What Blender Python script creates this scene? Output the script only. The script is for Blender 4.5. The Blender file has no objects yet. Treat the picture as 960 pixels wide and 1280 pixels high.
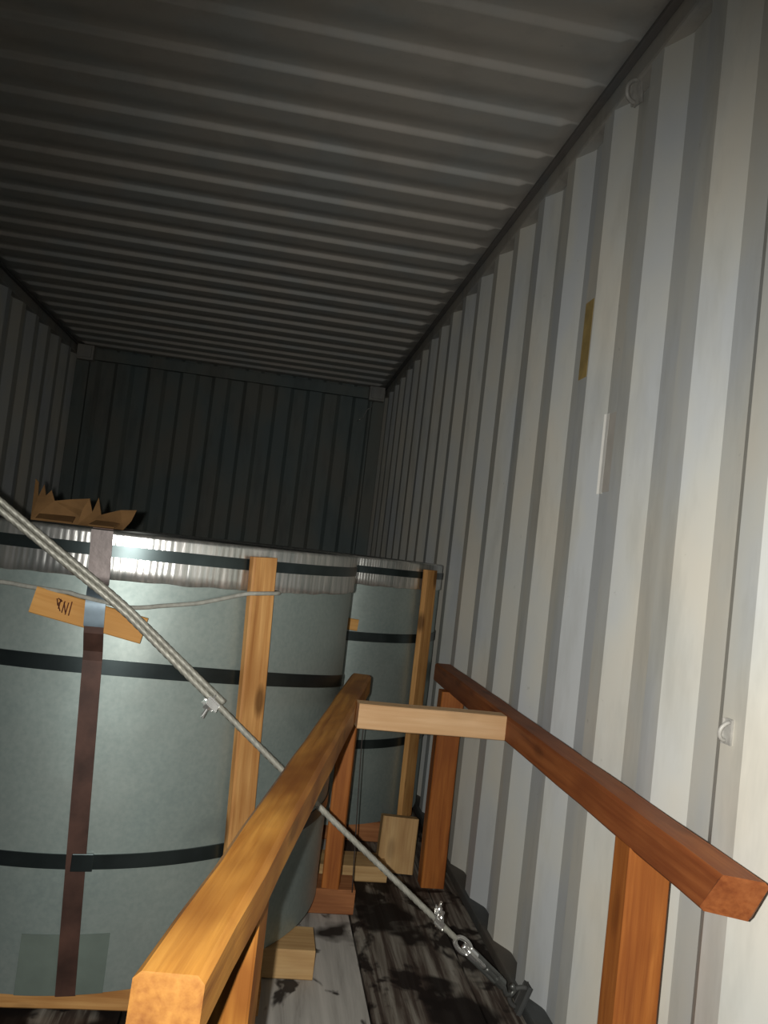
import bpy, bmesh, math, random
from mathutils import Vector, Matrix, noise as mnoise

random.seed(7)
S = bpy.context.scene
C = S.collection

# ---------------------------------------------------------------- camera
CAM = Vector((0.4297, 0.0, 1.0730))
yaw, pit, rol = 0.13477, 0.05177, 0.11606
look = Vector((math.sin(yaw)*math.cos(pit), math.cos(yaw)*math.cos(pit), math.sin(pit)))
right0 = Vector((math.cos(yaw), -math.sin(yaw), 0))
up0 = right0.cross(look)
right = math.cos(rol)*right0 + math.sin(rol)*up0
up = -math.sin(rol)*right0 + math.cos(rol)*up0
cd = bpy.data.cameras.new('camera')
cd.sensor_fit = 'VERTICAL'; cd.sensor_height = 36.0; cd.lens = 995.25*36/1280
cd.clip_start = 0.02
cam = bpy.data.objects.new('camera', cd); C.objects.link(cam)
M = Matrix((right, up, -look)).transposed().to_4x4(); M.translation = CAM
cam.matrix_world = M
S.camera = cam

# ---------------------------------------------------------------- world: night outside the open doors
w = bpy.data.worlds.new('night'); S.world = w; w.use_nodes = True
w.node_tree.nodes['Background'].inputs[0].default_value = (0.010, 0.012, 0.014, 1)
w.node_tree.nodes['Background'].inputs[1].default_value = 1.0

# ---------------------------------------------------------------- the phone's flash, beside its lens
ld = bpy.data.lights.new('phone_flash', 'SPOT')
ld.energy = 108; ld.spot_size = math.radians(114); ld.spot_blend = 1.0
ld.shadow_soft_size = 0.006; ld.color = (1.0, 0.975, 0.92)
lo = bpy.data.objects.new('phone_flash', ld); C.objects.link(lo)
lo.location = CAM - 0.036*right + 0.006*up + 0.0*look
aim = (look + 0.20*right0 - 0.29*up0).normalized()
lo.rotation_euler = aim.to_track_quat('-Z', 'Y').to_euler()

S.view_settings.view_transform = 'Standard'
S.view_settings.look = 'None'
S.view_settings.exposure = 0.0
S.view_settings.gamma = 1.0
S.view_settings.use_curve_mapping = False

# ================================================================ helpers
def mat(name):
    m = bpy.data.materials.new(name); m.use_nodes = True
    nt = m.node_tree
    return m, nt, nt.nodes['Principled BSDF']

def ramp(nt, fac, stops):
    r = nt.nodes.new('ShaderNodeValToRGB')
    el = r.color_ramp.elements
    while len(el) < len(stops): el.new(0.5)
    for e, (p, c) in zip(el, stops):
        e.position = p; e.color = (*c, 1) if len(c) == 3 else c
    nt.links.new(fac, r.inputs[0]); return r.outputs[0]

def noise(nt, vec, scale, detail=3, rough=.55, dist=0.0):
    n = nt.nodes.new('ShaderNodeTexNoise')
    n.inputs['Scale'].default_value = scale; n.inputs['Detail'].default_value = detail
    n.inputs['Roughness'].default_value = rough; n.inputs['Distortion'].default_value = dist
    nt.links.new(vec, n.inputs['Vector']); return n.outputs['Fac']

def mapping(nt, vec, scale, loc=(0, 0, 0)):
    m = nt.nodes.new('ShaderNodeMapping')
    m.inputs['Scale'].default_value = scale; m.inputs['Location'].default_value = loc
    nt.links.new(vec, m.inputs['Vector']); return m.outputs[0]

def mix(nt, fac, a, b, mode='MIX'):
    m = nt.nodes.new('ShaderNodeMix'); m.data_type = 'RGBA'; m.blend_type = mode
    def put(sock, v):
        if hasattr(v, 'is_linked') or hasattr(v, 'links'): nt.links.new(v, sock)
        elif isinstance(v, (int, float)): sock.default_value = v
        else: sock.default_value = (*v, 1)
    put(m.inputs[0], fac); put(m.inputs[6], a); put(m.inputs[7], b)
    return m.outputs[2]

def math_n(nt, op, a, b=None):
    n = nt.nodes.new('ShaderNodeMath'); n.operation = op
    for i, v in enumerate((a, b)):
        if v is None: continue
        if isinstance(v, (int, float)): n.inputs[i].default_value = v
        else: nt.links.new(v, n.inputs[i])
    return n.outputs[0]

def bump(nt, h, strength, dist, bs):
    b = nt.nodes.new('ShaderNodeBump'); b.inputs['Strength'].default_value = strength
    b.inputs['Distance'].default_value = dist
    nt.links.new(h, b.inputs['Height']); nt.links.new(b.outputs[0], bs.inputs['Normal'])

def objcoord(nt, randomised=True):
    t = nt.nodes.new('ShaderNodeTexCoord')
    if not randomised: return t.outputs['Object']
    oi = nt.nodes.new('ShaderNodeObjectInfo')
    v = nt.nodes.new('ShaderNodeVectorMath'); v.operation = 'SCALE'
    cx = nt.nodes.new('ShaderNodeCombineXYZ')
    for i in range(3): nt.links.new(oi.outputs['Random'], cx.inputs[i])
    nt.links.new(cx.outputs[0], v.inputs[0]); v.inputs['Scale'].default_value = 37.0
    a = nt.nodes.new('ShaderNodeVectorMath'); a.operation = 'ADD'
    nt.links.new(t.outputs['Object'], a.inputs[0]); nt.links.new(v.outputs[0], a.inputs[1])
    return a.outputs[0]

def worldpos(nt):
    return nt.nodes.new('ShaderNodeNewGeometry').outputs['Position']

def M_paint(name, base, warm, cool, grime, grime_amt, rough=.45):
    m, nt, b = mat(name)
    p = worldpos(nt)
    n1 = noise(nt, mapping(nt, p, (1.6, 1.6, .9)), 2.2, 3)
    col = ramp(nt, n1, [(.36, cool), (.5, base), (.64, warm)])
    n2 = noise(nt, mapping(nt, p, (3, 3, .6)), 3.0, 5, .65)
    g = ramp(nt, n2, [(.50, (0, 0, 0)), (.78, (1, 1, 1))])
    col = mix(nt, math_n(nt, 'MULTIPLY', g, grime_amt), col, grime)
    n3 = noise(nt, p, 34, 3, .6)
    s = ramp(nt, n3, [(.71, (0, 0, 0)), (.76, (1, 1, 1))])
    col = mix(nt, math_n(nt, 'MULTIPLY', s, .35), col, grime)
    nt.links.new(col, b.inputs['Base Color'])
    b.inputs['Roughness'].default_value = rough
    b.inputs['Specular IOR Level'].default_value = .35
    bump(nt, noise(nt, p, 9, 3), .12, .01, b)
    return m

def M_wood(name, light, midc, dark, rough=.6, knots=.5, grain=1.0, blotch=.55):
    m, nt, b = mat(name)
    p = objcoord(nt)
    st = mapping(nt, p, (1.1, 14, 14))
    n1 = noise(nt, st, 2.2*grain, 5, .6, .7)
    col = ramp(nt, n1, [(.28, dark), (.47, midc), (.68, light)])
    n2 = noise(nt, mapping(nt, p, (2.2, 60, 60)), 2.0, 3)
    col = mix(nt, .35, col, ramp(nt, n2, [(.35, dark), (.65, light)]), 'MIX')
    big = noise(nt, mapping(nt, p, (3.2, 7, 7)), 1.4, 2)
    col = mix(nt, ramp(nt, big, [(.46, (0, 0, 0)), (.68, (blotch, blotch, blotch))]), col, dark)
    v = nt.nodes.new('ShaderNodeTexVoronoi'); v.inputs['Scale'].default_value = 1.0
    nt.links.new(mapping(nt, p, (5.5, 15, 15)), v.inputs['Vector'])
    k = ramp(nt, v.outputs['Distance'], [(.14, (1, 1, 1)), (.27, (0, 0, 0))])
    col = mix(nt, math_n(nt, 'MULTIPLY', k, knots), col, tuple(c*.28 for c in dark))
    nt.links.new(col, b.inputs['Base Color'])
    b.inputs['Roughness'].default_value = rough
    b.inputs['Specular IOR Level'].default_value = .3
    bump(nt, n2, .25, .002, b)
    return m

def M_plain(name, col, rough=.5, metal=0.0, var=.15, nscale=12, bmp=0.0, spec=.5):
    m, nt, b = mat(name)
    p = objcoord(nt)
    n = noise(nt, p, nscale, 4)
    c = ramp(nt, n, [(.3, tuple(x*(1-var) for x in col)), (.7, tuple(min(1, x*(1+var)) for x in col))])
    nt.links.new(c, b.inputs['Base Color'])
    b.inputs['Roughness'].default_value = rough; b.inputs['Metallic'].default_value = metal
    b.inputs['Specular IOR Level'].default_value = spec
    if bmp: bump(nt, n, bmp, .004, b)
    return m

PAINT = M_paint('container_paint', (.59, .595, .555), (.63, .605, .53), (.54, .565, .575), (.30, .30, .27), .45)
ROOFP = M_paint('roof_paint', (.50, .48, .44), (.52, .485, .435), (.46, .47, .455), (.32, .30, .27), .4, .5)
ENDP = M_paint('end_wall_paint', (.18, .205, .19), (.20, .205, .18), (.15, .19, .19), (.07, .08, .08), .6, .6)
DARKP = M_paint('wall_foot_shade_paint', (.085, .08, .07), (.10, .085, .07), (.07, .075, .075), (.03, .028, .025), .8, .7)  # shade along the wall foot is put into this darker rail colour
GROOVEP = M_paint('groove_shade', (.16, .15, .14), (.17, .155, .14), (.14, .145, .145), (.08, .075, .07), .6, .8)  # darkness of the open groove under the roof, made as a strip
RAILP = M_paint('rail_paint', (.40, .38, .34), (.42, .39, .34), (.36, .37, .36), (.16, .15, .14), .7, .6)

W_OCHRE = M_wood('ochre_timber', (.60, .29, .06), (.45, .185, .032), (.20, .065, .012), .5, .5, 1.0, .85)
W_END = M_wood('ochre_end_grain', (.33, .155, .034), (.26, .11, .021), (.16, .055, .010), .7, .1)
W_RED = M_wood('red_timber', (.37, .125, .038), (.28, .082, .022), (.16, .04, .012), .55, .35)
W_POST = M_wood('tawny_timber', (.46, .165, .036), (.36, .115, .022), (.22, .06, .012), .55, .25)
W_PALE = M_wood('pale_planed_timber', (.74, .50, .29), (.66, .42, .22), (.55, .32, .15), .6, .12)
W_BATT = M_wood('orange_pine', (.70, .40, .15), (.56, .28, .09), (.32, .13, .035), .6, .75)
W_BLOCK = M_wood('straw_timber', (.62, .42, .20), (.52, .33, .14), (.36, .20, .08), .7, .3)
W_SKID = M_wood('reddish_rough_timber', (.46, .20, .08), (.36, .14, .05), (.20, .07, .025), .75, .3)
W_TAG = M_wood('amber_tag_wood', (.72, .40, .13), (.64, .33, .09), (.48, .22, .05), .6, .08)

def M_sheet():
    m, nt, b = mat('galvanised_wrap_sheet')
    p = worldpos(nt)
    n1 = noise(nt, mapping(nt, p, (1, 1, 1.4)), 3.0, 4, .6)
    col = ramp(nt, n1, [(.3, (.29, .36, .345)), (.55, (.37, .435, .41)), (.75, (.43, .485, .455))])
    n2 = noise(nt, p, 90, 2)
    col = mix(nt, .22, col, ramp(nt, n2, [(.3, (.20, .26, .25)), (.7, (.44, .50, .47))]))
    n4 = noise(nt, mapping(nt, p, (1, 1, 1), (3, 1, 2)), 5.5, 3, .6, .5)
    sm = ramp(nt, n4, [(.62, (0, 0, 0)), (.74, (1, 1, 1))])
    col = mix(nt, math_n(nt, 'MULTIPLY', sm, .35), col, (.20, .25, .24))
    nt.links.new(col, b.inputs['Base Color'])
    b.inputs['Metallic'].default_value = .6
    rr = ramp(nt, n1, [(.3, (.50, .50, .50)), (.7, (.40, .40, .40))])
    nt.links.new(rr, b.inputs['Roughness'])
    bump(nt, noise(nt, p, 5, 2), .25, .01, b)
    return m
SHEET = M_sheet()

def M_foil():
    m, nt, b = mat('crimped_edge_tin')
    p = worldpos(nt)
    n1 = noise(nt, mapping(nt, p, (60, 60, 6)), 1.0, 3)
    col = ramp(nt, n1, [(.3, (.50, .53, .51)), (.7, (.90, .88, .85))])
    nt.links.new(col, b.inputs['Base Color'])
    b.inputs['Metallic'].default_value = .9; b.inputs['Roughness'].default_value = .30
    bump(nt, noise(nt, mapping(nt, p, (60, 60, 10)), 1.0, 3), .12, .01, b)
    return m
FOIL = M_foil()
BAND = M_plain('dark_band_steel', (.06, .078, .08), .30, .85, .25, 9)
RUST = M_plain('rusty_strap_steel', (.075, .036, .026), .55, .3, .45, 14, .2)
GREYSTRAP = M_plain('grey_brown_strap', (.125, .105, .10), .42, .5, .25, 20, .2)
SEAL = M_plain('bluish_seal_steel', (.13, .17, .20), .32, .6, .2, 20)
BORE = M_plain('coil_bore_steel', (.10, .105, .10), .45, .7, .2, 10)
PATCH = M_plain('dull_green_patch', (.15, .19, .165), .6, .25, .12, 14)
ROPE = M_plain('wire_rope_steel', (.40, .395, .34), .5, .3, .2, 60)
ZINC = M_plain('bright_zinc', (.80, .80, .78), .22, .85, .1, 30)
DULLZ = M_plain('dull_zinc', (.16, .165, .155), .4, .6, .25, 40)
CORD = M_plain('pale_cord', (.34, .34, .30), .8, 0, .2, 80)
STRING = M_plain('dark_wire', (.06, .05, .045), .6, .3, .2, 40)
CARD = M_plain('brown_cardboard', (.17, .092, .036), .85, 0, .25, 18, .2, .2)
STICK = M_plain('white_sticker', (.86, .85, .80), .5, 0, .04, 30)
PAPER = M_plain('shaded_sticker_paper', (.55, .52, .47), .6, 0, .06, 30)  # sticker white dimmed for the grazing light on the groove face
TAPE = M_plain('tan_tape', (.42, .30, .11), .5, 0, .2, 25)
INK = M_plain('dark_ink', (.10, .035, .02), .8, 0, .2, 30, 0, .1)
PLASTER = M_plain('worn_ring_paint', (.40, .39, .36), .5, .1, .25, 40)

def M_floor(name, pale):
    m, nt, b = mat(name)
    p = worldpos(nt)
    n1 = noise(nt, mapping(nt, p, (26, 1.6, 1)), 1.0, 5, .65, .4)
    if pale:
        col = ramp(nt, n1, [(.25, (.16, .145, .13)), (.42, (.36, .345, .315)), (.7, (.52, .50, .46))])
    else:
        col = ramp(nt, n1, [(.30, (.020, .014, .012)), (.46, (.075, .056, .045)), (.56, (.20, .18, .15)), (.72, (.34, .32, .28))])
    wet = noise(nt, mapping(nt, p, (1.5, 1, 1), (2.3, 5.1, 0)), 4.2, 4, .6, .4)
    wm = ramp(nt, wet, [(.56 if pale else .50, (0, 0, 0)), (.60 if pale else .55, (1, 1, 1))])
    col = mix(nt, math_n(nt, 'MULTIPLY', wm, .93), col, (.012, .008, .007))
    # oil spills with shapes of their own, two dark spots by the skid
    wob = nt.nodes.new('ShaderNodeTexNoise'); wob.inputs['Scale'].default_value = 11
    nt.links.new(p, wob.inputs['Vector'])
    wv = nt.nodes.new('ShaderNodeVectorMath'); wv.operation = 'MULTIPLY_ADD'
    nt.links.new(wob.outputs['Color'], wv.inputs[0]); wv.inputs[1].default_value = (.16, .2, 0)
    nt.links.new(p, wv.inputs[2])
    for (x, y, r) in ((.735, 2.27, .060), (.87, 2.50, .06), (.90, 2.38, .085), (.96, 2.27, .05), (.98, 2.02, .05), (1.02, 1.88, .09), (.26, 1.83, .10), (-.05, 1.83, .12)):
        d = nt.nodes.new('ShaderNodeVectorMath'); d.operation = 'DISTANCE'
        nt.links.new(wv.outputs[0], d.inputs[0]); d.inputs[1].default_value = (x+.08, y+.10, 0)
        f = ramp(nt, d.outputs['Value'], [(max(0, r-.02), (1, 1, 1)), (r+.015, (0, 0, 0))])
        col = mix(nt, math_n(nt, 'MULTIPLY', f, .95), col, (.010, .007, .006))
    nt.links.new(col, b.inputs['Base Color'])
    b.inputs['Roughness'].default_value = .75
    b.inputs['Specular IOR Level'].default_value = .2
    bump(nt, n1, .3, .004, b)
    return m
FL_PALE = M_floor('dusty_grey_plank', True)
FL_DARK = M_floor('oil_dark_plank', False)

# ---- object helpers
def link(name, me, m, parent=None, loc=(0, 0, 0), rot=None, smooth=False):
    o = bpy.data.objects.new(name, me); C.objects.link(o)
    if m and not me.materials: me.materials.append(m)
    if smooth:
        for f in me.polygons: f.use_smooth = True
    o.location = loc
    if rot is not None: o.rotation_euler = rot
    if parent: o.parent = parent
    return o

def from_bm(bm, name):
    bmesh.ops.recalc_face_normals(bm, faces=bm.faces[:])
    me = bpy.data.meshes.new(name); bm.to_mesh(me); bm.free(); return me

def tag(o, label, cat, group=None):
    o['label'] = label; o['category'] = cat
    if group: o['group'] = group
    return o

def empty(name, loc, label, cat, group=None):
    o = bpy.data.objects.new(name, None); C.objects.link(o); o.location = loc
    o.empty_display_size = .1
    return tag(o, label, cat, group)

def struct(o, label=None):
    o['kind'] = 'structure'
    if label: o['label'] = label
    return o

def box_bm(bm, x0, x1, y0, y1, z0, z1, bev=0.0):
    r = bmesh.ops.create_cube(bm, size=1.0)
    vs = r['verts']
    for v in vs:
        v.co = Vector(((x0+x1)/2+v.co.x*(x1-x0), (y0+y1)/2+v.co.y*(y1-y0), (z0+z1)/2+v.co.z*(z1-z0)))
    if bev:
        es = {e for v in vs for e in v.link_edges}
        bmesh.ops.bevel(bm, geom=list(es), offset=bev, segments=2, profile=.6, affect='EDGES')

def box(name, x0, x1, y0, y1, z0, z1, m, parent=None, bev=.003, base=None):
    """box given in world coordinates; object origin at its bottom centre"""
    bm = bmesh.new()
    cx, cy = (x0+x1)/2, (y0+y1)/2
    box_bm(bm, x0-cx, x1-cx, y0-cy, y1-cy, 0, z1-z0, bev)
    me = from_bm(bm, name)
    off = parent.location if parent else Vector((0, 0, 0))
    return link(name, me, m, parent, Vector((cx, cy, z0))-off)

def frame(p0, p1, upv):
    x = (p1-p0).normalized(); z = (upv - upv.dot(x)*x).normalized(); y = z.cross(x)
    return Matrix((x, y, z)).transposed()

def beam(name, p0, p1, wid, hei, m, parent=None, upv=Vector((0, 0, 1)), bev=.004, warp=.0012, cut0=None, cut1=None, seed=0, end_mat=None):
    """sawn timber from p0 to p1 (centre line); local X runs along the grain"""
    p0, p1 = Vector(p0), Vector(p1); L = (p1-p0).length
    bm = bmesh.new()
    n = max(2, int(L/.12))
    prof = []
    b = bev
    a, c = wid/2, hei/2
    for (sy, sz, order) in ((1, 1, 0), (-1, 1, 1), (-1, -1, 0), (1, -1, 1)):
        q = [(sy*a, sz*(c-b)), (sy*(a-b), sz*c)]
        if order: q.reverse()
        prof += q
    rings = []
    rnd = random.Random(seed*17+int(L*1000))
    for i in range(n+1):
        t = i/n; x = -L/2 + L*t
        dy, dz = rnd.uniform(-warp, warp), rnd.uniform(-warp, warp)
        ring = []
        for (yy, zz) in prof:
            xx = x
            if i == 0 and cut0: xx += cut0(yy, zz)
            if i == n and cut1: xx += cut1(yy, zz)
            ring.append(bm.verts.new((xx, yy+dy, zz+dz)))
        rings.append(ring)
    k = len(prof)
    for i in range(n):
        for j in range(k):
            bm.faces.new((rings[i][j], rings[i][(j+1) % k], rings[i+1][(j+1) % k], rings[i+1][j]))
    for r_ in (rings[0], rings[-1]):
        f_ = bm.faces.new(r_)
        if end_mat: f_.material_index = 1
    me = from_bm(bm, name)
    if end_mat: me.materials.append(m); me.materials.append(end_mat)
    mw = frame(p0, p1, Vector(upv)).to_4x4()
    off = parent.location if parent else Vector((0, 0, 0))
    o = link(name, me, m, parent, (p0+p1)/2-off)
    o.rotation_euler = mw.to_euler()
    return o

def sweep(pts, radius, nseg=10, lobes=0, twist=0.0, amp=.0, closed=False, flat=None):
    """tube along a polyline; lobes give the lay of a stranded rope"""
    pts = [Vector(p) for p in pts]
    bm = bmesh.new(); rings = []
    n = len(pts); s = 0; prev = None; ref = None
    for i, p in enumerate(pts):
        if closed: t = (pts[(i+1) % n]-pts[i-1]).normalized()
        else: t = (pts[min(i+1, n-1)]-pts[max(i-1, 0)]).normalized()
        if ref is None:
            ref = Vector((0, 0, 1)) if abs(t.z) < .9 else Vector((1, 0, 0))
        u = (ref - ref.dot(t)*t).normalized(); v = t.cross(u); ref = u
        if prev is not None: s += (p-prev).length
        prev = p
        ring = []
        for j in range(nseg):
            a = 2*math.pi*j/nseg
            r = radius
            if lobes: r *= 1 + amp*math.cos(lobes*(a - twist*s))
            ring.append(bm.verts.new(p + u*math.cos(a)*r + v*math.sin(a)*r))
        rings.append(ring)
    m = n if closed else n-1
    for i in range(m):
        A, B = rings[i], rings[(i+1) % n]
        for j in range(nseg):
            bm.faces.new((A[j], A[(j+1) % nseg], B[(j+1) % nseg], B[j]))
    if not closed:
        bm.faces.new(rings[0]); bm.faces.new(rings[-1])
    return bm

def dense(pts, step):
    out = []
    pts = [Vector(p) for p in pts]
    for a, b in zip(pts, pts[1:]):
        k = max(1, int((b-a).length/step))
        out += [a.lerp(b, i/k) for i in range(k)]
    return out + [pts[-1]]

def shift(pts, off): return [Vector(p)-Vector(off) for p in pts]

# ================================================================ container shell
XI = 1.175            # half inner width
Y0, Y1 = 0.30, 6.20   # door sill, end wall
ZC = 2.36

def corrugated(profile, h0, h1, back):
    """profile: list of (along, depth); extruded from h0 to h1 with a flat outer skin at depth back"""
    bm = bmesh.new()
    lo_, hi_, bl, bh = [], [], [], []
    for (a, d) in profile:
        lo_.append(bm.verts.new((a, d, h0))); hi_.append(bm.verts.new((a, d, h1)))
    n = len(profile)
    for i in range(n-1): bm.faces.new((lo_[i], lo_[i+1], hi_[i+1], hi_[i]))
    for i in (0, n-1):
        a = profile[i][0]; bl.append(bm.verts.new((a, back, h0))); bh.append(bm.verts.new((a, back, h1)))
    bm.faces.new((bl[0], bl[1], bh[1], bh[0]))
    bm.faces.new((lo_[0], hi_[0], bh[0], bl[0])); bm.faces.new((lo_[-1], hi_[-1], bh[1], bl[1]))
    bm.faces.new(hi_ + [bh[1], bh[0]]); bm.faces.new(lo_ + [bl[1], bl[0]])
    return bm

PITCH = 0.2667; DEP = 0.036
def side_profile():
    pr = []
    y = 1.405 - 6*PITCH          # near end of an inward flat
    while y < Y1 + .3:
        for (dy, d) in ((0.0, 0.0), (.061, 0.0), (.061+.068, DEP), (.061+.068+.070, DEP)):
            pr.append((y + dy, d))
        y += PITCH
    out = [(Y0, 0.0)] + [p for p in pr if Y0 < p[0] < Y1] + [(Y1, 0.0)]
    return out
# an inward flat spans y0..y0+.061 seen from the door; the face turned to the door falls away on its near side
for side, nm in ((1, 'wall_right'), (-1, 'wall_left')):
    bm = corrugated([(a, d) for a, d in side_profile()], 0.0, ZC+.02, .055)
    for v in bm.verts:
        a, d, z = v.co
        v.co = Vector((side*(XI + d), a, z))
    struct(link(nm, from_bm(bm, nm), PAINT), 'pale grey corrugated steel side wall of the container')

# end wall with narrow corrugation
pr = []; x = -1.175 + .13; pr.append((-1.235, 0.0)); pr.append((x, 0.0))
EP = .243
x += .02
while x < 1.03:
    for dx, d in ((0, 0.0), (.028, .030), (.1215, .030), (.1495, 0.0)):
        if x+dx < 1.05: pr.append((x+dx, d))
    x += EP
pr = [p for p in pr if p[0] < 1.04] + [(1.045, pr[-1][1]), (1.06, 0.0), (1.235, 0.0)]
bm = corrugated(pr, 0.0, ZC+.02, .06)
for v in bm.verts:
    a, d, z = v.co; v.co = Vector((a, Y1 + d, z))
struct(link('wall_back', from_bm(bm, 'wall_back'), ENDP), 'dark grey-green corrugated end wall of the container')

# roof sheet: rounded cross corrugations with plain margins
def roof():
    bm = bmesh.new()
    RP = .1965
    ys = []
    y = Y0
    while y < Y1 + .06:
        ys.append(y); y += RP/64
    def prof(y):
        t = ((y - 1.774) % RP)/RP           # 0 = middle of the face turned to the doors
        def sm(a): a = max(0, min(1, a)); return a*a*(3-2*a)
        # high (0) before, low (1) after the door-facing slope
        if t < .5: f = sm(.5 + t/.07) if t < .1 else (1.0 if t < .36 else 1 - sm((t-.36)/.55))
        else: f = 1 - sm((t-.36)/.55) if t < .93 else sm(.5 + (t-1)/.07)
        return f
    xs = [-1.235, -1.135, -1.105, -.4, .4, 1.105, 1.135, 1.235]
    grid = []
    for y in ys:
        row = []
        for x in xs:
            k = 0 if abs(x) > 1.12 else 1
            z = ZC + .018 - (.018*prof(y) if k else .004)
            row.append(bm.verts.new((x, y, z)))
        grid.append(row)
    for i in range(len(ys)-1):
        for j in range(len(xs)-1):
            bm.faces.new((grid[i][j], grid[i+1][j], grid[i+1][j+1], grid[i][j+1]))
    # outer skin
    t = [bm.verts.new(c) for c in ((-1.235, Y0, ZC+.05), (1.235, Y0, ZC+.05), (1.235, ys[-1], ZC+.05), (-1.235, ys[-1], ZC+.05))]
    bm.faces.new(t)
    return bm
o = link('ceiling', from_bm(roof(), 'ceiling'), ROOFP, smooth=True)
struct(o, 'grey roof sheet with narrow cross ridges')

# top side rails, end header, corner posts, bottom rails
def trim(name, x0, x1, y0, y1, z0, z1, m=RAILP, bev=.004, label=None):
    return struct(box(name, x0, x1, y0, y1, z0, z1, m, None, bev), label)
trim('trim_1', 1.171, 1.215, Y0, Y1, 2.292, 2.352, RAILP, .008, 'top side rail along the right wall')
trim('trim_2', -1.215, -1.171, Y0, Y1, 2.292, 2.352, RAILP, .008, 'top side rail along the left wall')
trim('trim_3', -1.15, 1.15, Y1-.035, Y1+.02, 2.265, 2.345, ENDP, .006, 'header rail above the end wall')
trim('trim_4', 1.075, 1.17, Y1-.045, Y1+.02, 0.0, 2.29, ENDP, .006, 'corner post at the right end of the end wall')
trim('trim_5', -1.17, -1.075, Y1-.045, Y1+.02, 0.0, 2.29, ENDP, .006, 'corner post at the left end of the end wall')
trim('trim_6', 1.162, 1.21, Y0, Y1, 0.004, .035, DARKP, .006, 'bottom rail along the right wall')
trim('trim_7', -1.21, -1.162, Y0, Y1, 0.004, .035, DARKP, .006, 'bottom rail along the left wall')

trim('trim_8', 1.152, 1.20, Y0, Y1, 2.350, 2.364, GROOVEP, .004, 'dark strip in place of the open groove between roof and right wall')
trim('trim_9', -1.20, -1.152, Y0, Y1, 2.350, 2.364, GROOVEP, .004, 'dark strip in place of the open groove between roof and left wall')
# corner gussets under the end header
for sx, wd in ((1, 'right'), (-1, 'left')):
    bm = bmesh.new()
    box_bm(bm, -.06, .06, -.04, .03, -.11, 0, .006)
    g = link('corner_gusset', from_bm(bm, 'corner_gusset'), RAILP, None, (sx*1.095, Y1-.075, 2.352))
    tag(g, 'square steel gusset in the upper %s corner of the end wall' % wd, 'gusset', 'end wall corner gussets')
    bm = bmesh.new(); box_bm(bm, -.045, .045, -.006, .006, -.095, -.015, .003)
    link('face_plate', from_bm(bm, 'face_plate'), RAILP, g, (0, -.046, 0))

# floor: base sheet and planks
bm = bmesh.new(); box_bm(bm, -1.235, 1.235, Y0, Y1+.05, -.06, -.024, 0)
fl = struct(link('floor', from_bm(bm, 'floor'), FL_DARK), 'dark stained plank floor of the container')
edges = [-1.175, -.89, -.61, -.33, -.05, .23, .51, .79, 1.07, 1.175]
cache = {}
for i in range(len(edges)-1):
    a, b_ = edges[i], edges[i+1]
    ycuts = [Y0, 1.35+.35*(i % 2), 3.75+.3*(i % 2), Y1]
    if i == 6: ycuts = [Y0, 3.1, 5.0, Y1]
    for k in range(3):
        key = (round(b_-a, 3), round(ycuts[k+1]-ycuts[k], 3), i == 6)
        if key not in cache:
            bm = bmesh.new(); L = ycuts[k+1]-ycuts[k]
            box_bm(bm, -(b_-a)/2+.0022, (b_-a)/2-.0022, -L/2+.002, L/2-.002, -.026, 0, .0025)
            me = from_bm(bm, 'plank'); me.materials.append(FL_PALE if i == 6 else FL_DARK); cache[key] = me
        link('plank', cache[key], None, fl, ((a+b_)/2, (ycuts[k]+ycuts[k+1])/2, random.uniform(-.0012, 0)))

# ================================================================ steel coils
def cyl(R0, R1, z0, z1, seg=180, rad=None, zsteps=1):
    """closed ring between radii R0<R1"""
    bm = bmesh.new()
    rows = []
    for k in range(zsteps+1):
        z = z0+(z1-z0)*k/zsteps
        rows.append([bm.verts.new(((R1+(rad(2*math.pi*j/seg, z) if rad else 0))*math.sin(2*math.pi*j/seg),
                                   -(R1+(rad(2*math.pi*j/seg, z) if rad else 0))*math.cos(2*math.pi*j/seg), z)) for j in range(seg)])
    inn = [[bm.verts.new((R0*math.sin(2*math.pi*j/seg), -R0*math.cos(2*math.pi*j/seg), z)) for j in range(seg)] for z in (z0, z1)]
    for k in range(zsteps):
        for j in range(seg):
            bm.faces.new((rows[k][j], rows[k][(j+1) % seg], rows[k+1][(j+1) % seg], rows[k+1][j]))
    for j in range(seg):
        jn = (j+1) % seg
        bm.faces.new((inn[0][j], inn[1][j], inn[1][jn], inn[0][jn]))
        bm.faces.new((rows[0][j], inn[0][j], inn[0][jn], rows[0][jn]))
        bm.faces.new((rows[-1][j], rows[-1][jn], inn[1][jn], inn[1][j]))
    return bm

def smooth_by_angle(o, deg=35):
    me = o.data
    for f in me.polygons: f.use_smooth = True
    me.set_sharp_from_angle(angle=math.radians(deg))

def polar(R, th, z=0.0):  # th = 0 faces the doors, grows to the right
    return Vector((R*math.sin(th), -R*math.cos(th), z))

def ribbon(fn, n, thick_dir, wid_dir, wid, thick):
    """flat strap swept through fn(t)->(point, width direction, outward normal)"""
    bm = bmesh.new(); rows = []
    for i in range(n+1):
        p, wv, nv = fn(i/n)
        rows.append([bm.verts.new(p + wv*wid/2), bm.verts.new(p - wv*wid/2),
                     bm.verts.new(p - wv*wid/2 + nv*thick), bm.verts.new(p + wv*wid/2 + nv*thick)])
    for i in range(n):
        for j in range(4):
            bm.faces.new((rows[i][j], rows[i][(j+1) % 4], rows[i+1][(j+1) % 4], rows[i+1][j]))
    bm.faces.new(rows[0]); bm.faces.new(rows[-1])
    return bm

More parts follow.
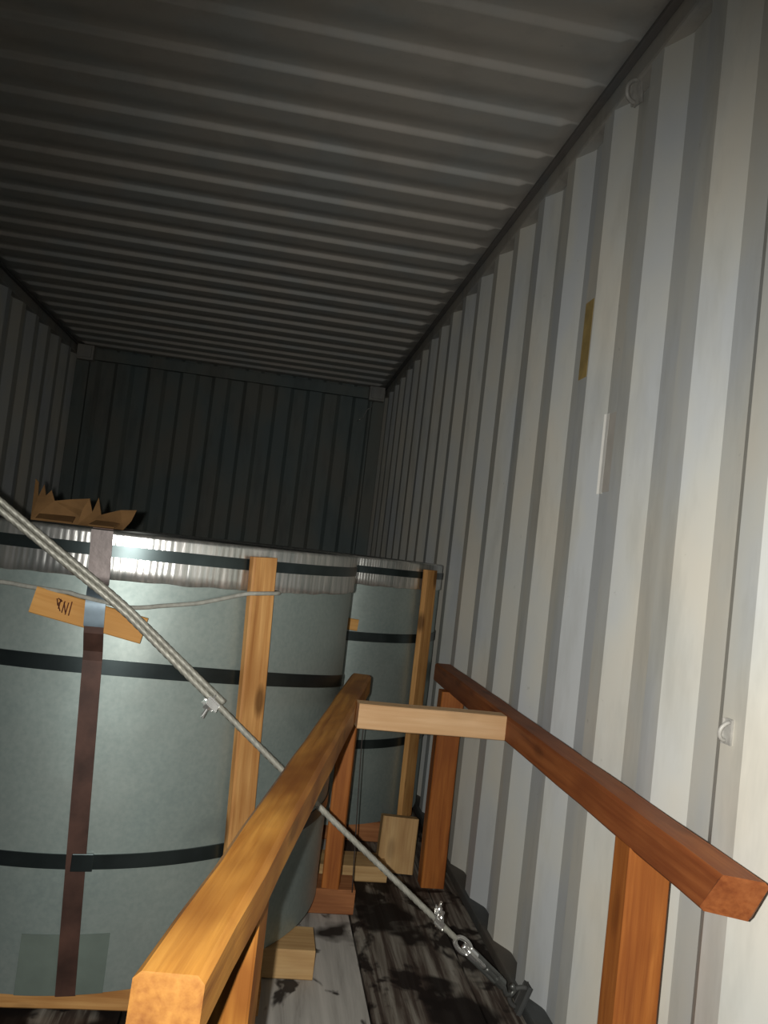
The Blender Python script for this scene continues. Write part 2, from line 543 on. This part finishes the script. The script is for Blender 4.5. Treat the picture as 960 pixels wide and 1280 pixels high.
def make_coil(loc, R, H, bands, label, tilt=0.0, tilt_dir=0.0):
    root = empty('steel_coil', loc, label, 'steel coil', 'wrapped steel coils')
    bore = R*.38
    # wrap sheet with shallow dents and one overlapping seam
    def dent(a, z):
        v = Vector((math.sin(a)*2.2, -math.cos(a)*2.2, z*3.0))
        return .0022*mnoise.noise(v*1.3+Vector(loc)) + .0007*mnoise.noise(v*4+Vector(loc))
    o = link('wrap_sheet', from_bm(cyl(bore+.004, R, 0.0, H-.004, 200, dent, 22), 'wrap_sheet'), SHEET, root)
    smooth_by_angle(o)
    # wound edges on top
    bm = bmesh.new(); seg = 96; rows = []
    rr = []
    r = bore+.004; k = 0
    while r < R-.05:
        rr += [(r, .0015+.003*(k % 3)/2), (r+.012, .0015+.003*(k % 3)/2)]; r += .0125; k += 1
    for (r, h) in rr:
        rows.append([bm.verts.new((r*math.sin(2*math.pi*j/seg), -r*math.cos(2*math.pi*j/seg), H-.004+h)) for j in range(seg)])
    for i in range(len(rows)-1):
        for j in range(seg):
            bm.faces.new((rows[i][j], rows[i][(j+1) % seg], rows[i+1][(j+1) % seg], rows[i+1][j]))
    link('wound_edge', from_bm(bm, 'wound_edge'), BORE, root)
    # bore tube
    o = link('bore', from_bm(cyl(bore-.004, bore+.003, .0, H, 96), 'bore'), BORE, root); smooth_by_angle(o)
    # crimped edge protector: pleated skirt and flange
    bm = bmesh.new(); seg = 1440; rows = []
    sk = [(-.058, H+.003, 0), (-.004, H+.004, .2), (.0032, H+.0005, .3), (.004, H-.005, .6), (.004, H-.02, .8), (.004, H-.04, .9), (.0042, H-.075, 1.0), (.0045, H-.098, 1.0), (.0025, H-.1, 1.0)]
    nz = [mnoise.noise(Vector((j*.055, loc[0], 3.1))) for j in range(seg)]
    for (dr, z, am) in sk:
        row = []
        for j in range(seg):
            a = 2*math.pi*j/seg
            pl = am*(.00035*math.sin(j*math.pi/2.5+nz[j]*4)+.0010*nz[j])
            row.append(bm.verts.new(polar(R+dr+pl+.002, a, z + .004*am*nz[j]*(z < H-.09))))
        rows.append(row)
    for i in range(len(rows)-1):
        for j in range(seg):
            bm.faces.new((rows[i][j], rows[i][(j+1) % seg], rows[i+1][(j+1) % seg], rows[i+1][j]))
    o = link('edge_protector', from_bm(bm, 'edge_protector'), FOIL, root, smooth=True)
    # horizontal bands
    for bi, (z, wd, tl, rr_) in enumerate(bands):
        bm = cyl(R-.002+rr_, R+.0035+rr_, -wd/2, wd/2, 200)
        for v in bm.verts:
            a = math.atan2(v.co.x, -v.co.y)
            v.co.z += z + tl*(max(0.0, math.sin(a*.5))**2 if abs(a) < math.pi else 0)
        o = link('steel_band', from_bm(bm, 'steel_band'), BAND, root); smooth_by_angle(o)
        bm = bmesh.new(); box_bm(bm, -.022, .022, -.004, .002, -wd/2-.003, wd/2+.003, .0015)
        a = -.36+.5*(bi == 2)
        s = link('band_seal', from_bm(bm, 'band_seal'), BAND, o, polar(R+.004+rr_, a, z)); s.rotation_euler = (0, 0, a)
    return root

NC = Vector((.025, 2.440, .075)); NR = .660; NH = .975
near = make_coil(NC, NR, NH, [(.936, .026, 0, .006), (.688, .033, -.17, 0), (.276, .031, 0, 0)],
                 'large drum-shaped steel coil nearest the doors, wrapped in grey sheet with a rusty vertical strap')
FC = Vector((.690, 3.380, .075)); FR = .465; FH = .975
far = make_coil(FC, FR, FH, [(.932, .026, 0, .006), (.685, .034, 0, 0), (.292, .032, 0, 0)],
                'smaller wrapped steel coil standing behind the large one, against the right wall')

# rusty vertical strap of the near coil (three stretches of different finish)
def strap_fn(za, zb, R):
    def fn(t):
        z = za+(zb-za)*t
        a = .142 + (.071-.142)*(z/.95)
        R2 = R + .0225*math.exp(-((z-.796)/.062)**4)
        return polar(R2, a, z), polar(1, a+math.pi/2), polar(1, a)
    return fn
def add_strap(name, za, zb, R, m, wid, th, label):
    o = link(name, from_bm(ribbon(strap_fn(za, zb, R), 40, None, None, wid, th), name), m, near)
    o['label'] = label; return o
add_strap('vertical_strap', .0, .80, NR+.005, RUST, .040, .0016, 'rust-brown flat strap down the front')
add_strap('strap_seal', .775, .872, NR+.008, SEAL, .041, .0035, 'bluish steel strap seal')
add_strap('strap_sleeve', .862, .978, NR+.0125, GREYSTRAP, .045, .002, 'grey-brown strap end over the rim')
def over(t):
    r = NR+.0135 - t*(NR*.62+.012)
    return polar(r, .07, .9805), polar(1, .07+math.pi/2), Vector((0, 0, 1))
o = link('top_strap', from_bm(ribbon(over, 10, None, None, .042, .0018), 'top_strap'), RUST, near)
# dull rectangular patch low on the wrap
def patch_fn(t):
    a = .0175+(.285-.0175)*t - .03
    return polar(NR+.0008, a, .062), Vector((0, 0, 1)), polar(1, a)
o = link('sheet_patch', from_bm(ribbon(patch_fn, 14, None, None, .125, .0012), 'sheet_patch'), PATCH, near)
o['label'] = 'dull green rectangular patch at the foot of the wrap'

# ================================================================ skids
def skid(name, base, timbers, label):
    r = empty(name, base, label, 'skid', 'timber skids')
    for i, (x0, x1, y0, y1, z0, z1, m) in enumerate(timbers):
        beam('bearer', ((x0), (y0+y1)/2, (z0+z1)/2), (x1, (y0+y1)/2, (z0+z1)/2), y1-y0, z1-z0, m, r, seed=i)
    return r
skid('timber_skid', Vector((.025, 2.44, 0)), [
    (-.42, .528, 1.840, 1.935, .012, .072, W_BATT),
    (-.60, .661, 2.020, 2.150, .0, .0725, W_BLOCK),
    (-.66, .800, 2.385, 2.500, .0, .0725, W_SKID),
    (-.58, .62, 2.80, 2.92, .0, .0725, W_SKID)],
    'low timber skid of crosswise bearers under the large near coil')
skid('timber_skid', Vector((.69, 3.38, 0)), [
    (.30, 1.10, 2.985, 3.075, .0, .0725, W_SKID),
    (.25, 1.12, 3.32, 3.44, .0, .0725, W_SKID),
    (.30, 1.08, 3.66, 3.76, .0, .0725, W_SKID)],
    'low reddish timber skid under the smaller coil by the right wall')

# loose timber between the coils
o = beam('floor_plank', (.70, 2.690, .025), (.935, 2.690, .025), .13, .05, W_BLOCK, seed=3)
tag(o, 'short straw-coloured plank lying flat on the floor between the two coils', 'plank')
o = beam('wood_block', (.975, 2.725, .002), (.982, 2.755, .178), .125, .055, W_BLOCK, upv=Vector((0, -1, .1)), seed=5)
tag(o, 'upright knotty wood block standing on the floor beside the right-hand far post', 'wood block')

# ================================================================ battens, tag, cord, scraps
def batten(center, R, a_top, a_bot, z0, z1, wid, th, label):
    am = (a_top+a_bot)/2
    p0 = center + polar(R+th/2+.0095, a_bot, z0-center.z); p1 = center + polar(R+th/2+.0095, a_top, z1-center.z)
    p1 = p1 + polar(.001, am)
    o = beam('wooden_batten', p0, p1, wid, th, W_BATT, upv=polar(1, am), seed=int(wid*1000))
    return tag(o, label, 'batten', 'upright battens on the coils')
batten(NC, NR, .612, .668, .078, 1.032, .068, .022, 'tall orange pine batten strapped upright to the large near coil')
batten(FC, FR, .84, .86, .078, 1.030, .080, .022, 'narrow orange batten upright on the smaller coil behind, near the right wall')

# wood tag under the strap, with dark marks
tc = NC + polar(NR+.0075, .065, 0); tc.z = .871
tl = Vector((1, 0.02, -.19)).normalized()
tg = beam('wood_tag', tc - tl*.118 - Vector((0, .008, 0)), tc + tl*.118 - Vector((0, .008, 0)), .056, .013, W_TAG, upv=Vector((.06, -1, 0)), bev=.002, warp=.0003)
tag(tg, 'short amber wood strip with dark marks, tucked under the rusty strap', 'wood strip')
bm = bmesh.new()
def stroke(x0, y0, x1, y1, wd=.0024):
    d = Vector((x1-x0, y1-y0, 0)); n = Vector((-d.y, d.x, 0)).normalized()*wd/2
    a, b = Vector((x0, y0, .0069)), Vector((x1, y1, .0069))
    top = [bm.verts.new(a+n), bm.verts.new(a-n), bm.verts.new(b-n), bm.verts.new(b+n)]
    bot = [bm.verts.new(v.co-Vector((0, 0, .0008))) for v in top]
    bm.faces.new(top)
    for i in range(4): bm.faces.new((top[i], bot[i], bot[(i+1) % 4], top[(i+1) % 4]))
for s in ((-.072, .016, -.066, .002), (-.070, .017, -.060, .013), (-.061, .014, -.068, .004), (-.067, .006, -.058, -.008), (-.064, .017, -.063, -.004),
          (-.055, .015, -.054, -.010), (-.056, .012, -.047, -.008), (-.047, .014, -.046, -.012), (-.041, .018, -.039, -.012)):
    stroke(*s)
o = link('marking', from_bm(bm, 'marking'), INK, tg); o['label'] = 'dark handwritten marks'

# small tan tag on the far coil
a = .115
o = beam('wood_tag', FC+polar(FR+.009, -.03, .733), FC+polar(FR+.009, .185, .726), .042, .010, W_TAG, upv=polar(1, .08), bev=.002, warp=.0003)
tag(o, 'small tan wood tag on the smaller coil, half hidden behind the large coil', 'wood strip')

# pale cord around the near coil, knotted over the batten
pts = []
zs = [(-1.5, .93), (-.6, .915), (-.2, .920), (.0, .914), (.187, .894), (.40, .915), (.57, .944)]
def zat(a):
    for (a0, z0), (a1, z1) in zip(zs, zs[1:]):
        if a0 <= a <= a1: return z0+(z1-z0)*(a-a0)/(a1-a0)
    return zs[-1][1]
a = -1.5
while a < .56:
    extra = .018 if -.16 < a < .26 else .010
    if .02 < a < .13: extra = .030
    pts.append(NC+polar(NR+extra, a, zat(a)-.075)); a += .03
for a, e in ((.560, .034), (.585, .0375), (.62, .0355), (.655, .0375), (.678, .034), (.684, .016)):
    pts.append(NC+polar(NR+e+.002, a, .947-.075+.004*(a-.56)/.1))
o = link('cord', from_bm(sweep(pts, .0048, 8), 'cord'), CORD, smooth=True)
tag(o, 'thin pale cord tied round the large coil and over its batten', 'cord')

# torn cardboard on the coil top
def card(name, base, outline, lean, curl, label):
    bm = bmesh.new(); n = len(outline)
    vs = []
    for (x, h) in outline:
        y = lean*h + curl*math.sin(x*30)*.02
        vs.append(bm.verts.new((x, y, h)))
    f = bm.faces.new(vs)
    r = bmesh.ops.extrude_face_region(bm, geom=[f])
    for v in [g for g in r['geom'] if isinstance(g, bmesh.types.BMVert)]: v.co.y += .0035
    bmesh.ops.triangulate(bm, faces=bm.faces[:])
    o = link(name, from_bm(bm, name), CARD, None, base)
    return tag(o, label, 'cardboard', 'torn cardboard on the near coil')
def flap(name, parent, loc, rot, sx, sy):
    bm = bmesh.new(); box_bm(bm, -sx/2, sx/2, 0, sy, 0, .003, .0008)
    for v in bm.verts: v.co.z += .18*(v.co.y**2)/max(sy, .01)
    return link(name, from_bm(bm, name), CARD, parent, loc, rot)
top = NC.z+NH+.0065
c1 = card('cardboard_scrap', (-.045, 1.965, top),
     [(-.085, 0), (-.092, .052), (-.098, .098), (-.088, .090), (-.080, .055), (-.072, .086), (-.062, .060), (-.052, .074), (-.040, .050), (-.01, .058), (.030, .066), (.040, .030), (.062, .016), (.060, 0)],
     .35, 1, 'torn brown cardboard scrap with a spiky upturned corner on the large coil')
flap('flap', c1, (-.025, -.045, .002), (.10, 0, .1), .08, .05)
c2 = card('cardboard_scrap', (.052, 1.93, top),
     [(-.075, 0), (-.070, .040), (-.060, .064), (-.048, .034), (-.040, .070), (-.026, .030), (-.010, .036), (.020, .046), (.058, .050), (.050, .022), (.035, 0)],
     .30, -1, 'torn brown cardboard scrap beside the strap on top of the large coil')
flap('flap', c2, (-.01, -.04, .002), (.08, 0, -.15), .06, .045)

# ================================================================ timber bracing frame
FB = Vector((.75, 1.6, 0))
fr = empty('bracing_frame', FB, 'timber bracing frame of two long rails, four posts and a pale crosspiece', 'bracing frame')
S6 = .060
# left rail runs slantwise from the doors to beside the near coil
la = Vector((.388, .698, .670)); lb = Vector((.748, 2.425, .670))
ld_ = (lb-la).normalized(); ln = Vector((ld_.y, -ld_.x, 0))
beam('rail', la, lb, .061, S6, W_OCHRE, fr, bev=.007, warp=.0016, seed=2, end_mat=W_END,
     cut0=lambda y, z: (.006 if y < 0 else 0)+(.004 if z > 0 else 0))['label'] = 'ochre left rail'
# right rail beside the wall, end chamfered
beam('rail', (1.100, .985, .668), (1.100, 2.860, .668), .062, .064, W_RED, fr, bev=.006, seed=4,
     cut0=lambda y, z: (.055 if (y > 0 and z < 0) else (.03 if z < 0 else (.018 if y > 0 else 0))))['label'] = 'reddish brown right rail'
# crosspiece
cp = beam('crosspiece', (.690, 1.985, .670), (1.069, 1.995, .670), .050, .061, W_PALE, fr, bev=.002, seed=6)
cp['label'] = 'pale planed crosspiece'
def post(x, y, z0, z1, wx, wy, m, rot=0.0, seed=0, lean=(0, 0)):
    upv = Vector((-math.sin(rot), math.cos(rot), 0))
    return beam('post', (x+lean[0], y+lean[1], z0), (x, y, z1), wx, wy, m, fr, upv=-upv, bev=.003, seed=seed)
ang = -math.atan2(ld_.x, ld_.y)
post(.4475, 1.035, .0, .640, .062, .060, W_OCHRE, ang, 1)
post(.727, 2.415, .0725, .640, .052, .055, W_POST, ang, 2)
post(1.108, 1.285, .0, .640, .076, .060, W_POST, 0, 3)
post(1.086, 2.640, .0, .640, .078, .060, W_POST, 0, 4)

# thin dark wire hanging from the left rail
pts = dense([(.762, 2.36, .640), (.764, 2.362, .50), (.775, 2.366, .30), (.784, 2.37, .14), (.788, 2.372, .0725)], .03)
o = link('hanging_wire', from_bm(sweep(pts, .0016, 6), 'hanging_wire'), STRING, smooth=True)
tag(o, 'thin dark wire hanging from the far end of the left rail', 'wire')

# ================================================================ wire rope lashing
A = Vector((1.118, 1.885, .070)); B = Vector((.149, 1.735, .884))
Lr = Vector((-1.135, 1.50, 1.790))
rope_dir = (A-B).normalized()
rl = empty('wire_rope_lashing', B, 'grey twisted wire rope slanting across the large coil down to the right wall', 'wire rope')
K = B.lerp(A, .205)                     # wire clip where the doubled part ends
Tn = B.lerp(A, .848)                     # eye of the rope at the turnbuckle
p_main = dense([Lr, B + Vector((-.05, -.004, .036)), B, B.lerp(A, .5)-Vector((0, 0, .006)), Tn], .006)
o = link('rope', from_bm(sweep(shift(p_main, B), .0062, 24, 6, 60, .20), 'rope'), ROPE, rl, smooth=True)
side = Vector((0, 0, 1)) - rope_dir*rope_dir.z; side.normalize()
off = side*.0115 + Vector((0, -.003, 0))
p_dead = dense([Lr+Vector((.02, 0, 0))+off, B+Vector((-.05, -.004, .037))+off, B+off, K+off+rope_dir*.02], .006)
link('rope_tail', from_bm(sweep(shift(p_dead, B), .0058, 24, 6, 60, .20), 'rope_tail'), ROPE, rl, smooth=True)

def clip(pos, out, scale=1.0, m=ZINC):
    """U-bolt wire clip: saddle with two threaded legs and nuts"""
    e = rl
    ydir = out.normalized(); x = rope_dir; z = x.cross(ydir).normalized()
    def W(px, py, pz): return pos + x*px*scale + ydir*py*scale + z*pz*scale - B
    bm = bmesh.new()
    r = bmesh.ops.create_cube(bm, size=1.0)
    for v in r['verts']:
        v.co = W(v.co.x*.024, .010+v.co.y*.012, v.co.z*.034)
    bmesh.ops.bevel(bm, geom=bm.edges[:], offset=.003*scale, segments=2, affect='EDGES')
    sd = link('saddle', from_bm(bm, 'saddle'), m, e)
    pts = [W(-.004, .042, -.012), W(-.004, .0, -.012), W(-.004, -.008, -.0085), W(-.004, -.0115, 0), W(-.004, -.008, .0085), W(.0, .0, .012), W(.004, .042, .012)]
    sd['label'] = 'wire clip saddle'
    link('u_bolt', from_bm(sweep(dense(pts, .006), .0036*scale, 8), 'u_bolt'), m, sd)
    for sz in (-1, 1):
        link('nut', from_bm(sweep([W(-.002, .017, .012*sz), W(-.002, .025, .012*sz)], .0068*scale, 6), 'nut'), m, sd)
clip(K, Vector((-.40, -.25, -.75)))
clip(B.lerp(A, .795), Vector((.05, -.35, .9)), 1.0)
# turnbuckle between rope eye and floor ring
T0, T1 = B.lerp(A, .890), B.lerp(A, .972)
eye = []
for i in range(20):
    t = 2*math.pi*i/20
    eye.append(B.lerp(A, .866) + rope_dir*.026*math.cos(t) + side*.013*math.sin(t) - B)
link('eye_loop', from_bm(sweep(eye, .0058, 8, closed=True), 'eye_loop'), ZINC, rl, smooth=True)
tb = link('turnbuckle', from_bm(sweep(shift(dense([T0+side*.009, T1+side*.009], .02), B), .005, 8), 'turnbuckle'), DULLZ, rl, smooth=True)
link('side_bar', from_bm(sweep(shift(dense([T0-side*.009, T1-side*.009], .02), B), .005, 8), 'side_bar'), DULLZ, tb, smooth=True)
for P in (T0, T1):
    link('end_boss', from_bm(sweep(shift([P-rope_dir*.012, P+rope_dir*.012], B), .013, 12), 'end_boss'), ZINC if P is T0 else DULLZ, tb)
link('threaded_rod', from_bm(sweep(shift(dense([T0+rope_dir*.05, T0-rope_dir*.03], .006), B), .0065, 12, 1, 700, .10), 'threaded_rod'), ZINC, tb, smooth=True)
hk = [T1-rope_dir*.05, T1+rope_dir*.016, A-side*.010, A+rope_dir*.012-side*.004, A+rope_dir*.013+side*.010, A-rope_dir*.004+side*.014]
link('hook', from_bm(sweep(shift(dense(hk, .008), B), .0065, 8), 'hook'), DULLZ, rl, smooth=True)

# ================================================================ lashing rings, stickers, tape
def lashing_ring(loc, normal, size, label, m=PLASTER):
    n = Vector(normal).normalized()
    r = empty('lashing_ring', loc, label, 'lashing ring', 'wall lashing rings')
    t = Vector((0, 0, 1)); s = t.cross(n)
    if s.length < .1: s = Vector((0, 1, 0))
    s.normalize(); t = n.cross(s)
    bm = bmesh.new(); q = bmesh.ops.create_cube(bm, size=1.0)
    for v in q['verts']: v.co = n*(v.co.x*.008) + s*(v.co.y*size*.55) + t*(v.co.z*size*1.2)
    bmesh.ops.bevel(bm, geom=bm.edges[:], offset=.002, segments=2, affect='EDGES')
    link('base_plate', from_bm(bm, 'base_plate'), m, r)
    pts = []
    for i in range(13):
        a = math.pi*i/12
        pts.append(n*(math.sin(a)*size*.55+.002) + t*(math.cos(a)*size*.5) + s*(math.cos(a)*size*.12))
    link('bar', from_bm(sweep(pts, size*.11, 8), 'bar'), m, r, smooth=True)
    return r
lashing_ring((1.178, 1.815, 2.272), (-1, -.25, -.15), .050, 'small painted lashing ring just under the top rail of the right wall')
lashing_ring((1.173, 1.175, .858), (-1, -.2, 0), .030, 'small worn lashing ring on the right wall above the near end of the red rail')
lashing_ring((1.160, 1.900, .045), (-.8, 0, .3), .055, 'lashing ring at the foot of the right wall holding the wire rope hook', DARKP)
lashing_ring((-1.168, 1.50, 1.790), (1, 0, 0), .08, 'lashing ring on the left wall holding the upper end of the wire rope')

# strips stuck on the right wall; door-facing slopes have their inner edge at y = 1.405 + k*PITCH
def strip_prism(name, path, z0, z1, th, m, label=None, cat=None, parent=None):
    """thin strip following a plan path (x, y) on the wall, from z0 to z1"""
    o0 = Vector((path[0][0], path[0][1], z0))
    bm = bmesh.new(); rows = []
    for (x, y) in path:
        a = Vector((x, y, z0))-o0; n = Vector((-th, -th*.5, 0))
        rows.append([bm.verts.new(a), bm.verts.new(a+n), bm.verts.new(a+n+Vector((0, 0, z1-z0))), bm.verts.new(a+Vector((0, 0, z1-z0)))])
    for A_, B_ in zip(rows, rows[1:]):
        for k in range(4): bm.faces.new((A_[k], A_[(k+1) % 4], B_[(k+1) % 4], B_[k]))
    bm.faces.new(rows[0]); bm.faces.new(rows[-1])
    o = link(name, from_bm(bm, name), m, parent, o0 if parent is None else o0-parent.location)
    if label: tag(o, label, cat)
    return o
def slope_pt(k, t, lift=.0006):      # t = 0 inner edge, 1 outer edge of slope k
    y0 = 1.405 + k*PITCH
    return (XI + DEP*t - lift, y0 - .068*t - lift*.5)
st = strip_prism('white_sticker', [slope_pt(2, .90), (XI+DEP-.0006, 1.405+2*PITCH-.068), (XI+DEP-.0006, 1.405+2*PITCH-.084)], 1.280, 1.480, .0011, STICK,
    'narrow upright white sticker folded into a groove of the right wall', 'sticker')
y0 = 1.405 + 2*PITCH
strip_prism('folded_edge', [(XI+DEP-.0006, y0-.0845), (XI+DEP-.0006, y0-.125)], 1.283, 1.478, .0008, PAPER, parent=st)
y0 = 1.405 + 3*PITCH
strip_prism('tape_strip', [(XI-.0006, y0-.208), (XI-.0006, y0-.262)], 1.585, 1.792, .0009, TAPE,
    'upright tan tape strip high on the right wall', 'tape')

# a frayed bit of wire hanging in the far right corner
pts = dense([(1.075, 6.10, 2.235), (1.065, 6.09, 2.19), (1.03, 6.09, 2.16), (1.01, 6.09, 2.10), (.965, 6.09, 2.065)], .02)
o = link('wire_scrap', from_bm(sweep(pts, .0035, 6), 'wire_scrap'), ZINC, smooth=True)
tag(o, 'bent bit of bright wire hanging in the far right corner of the end wall', 'wire')
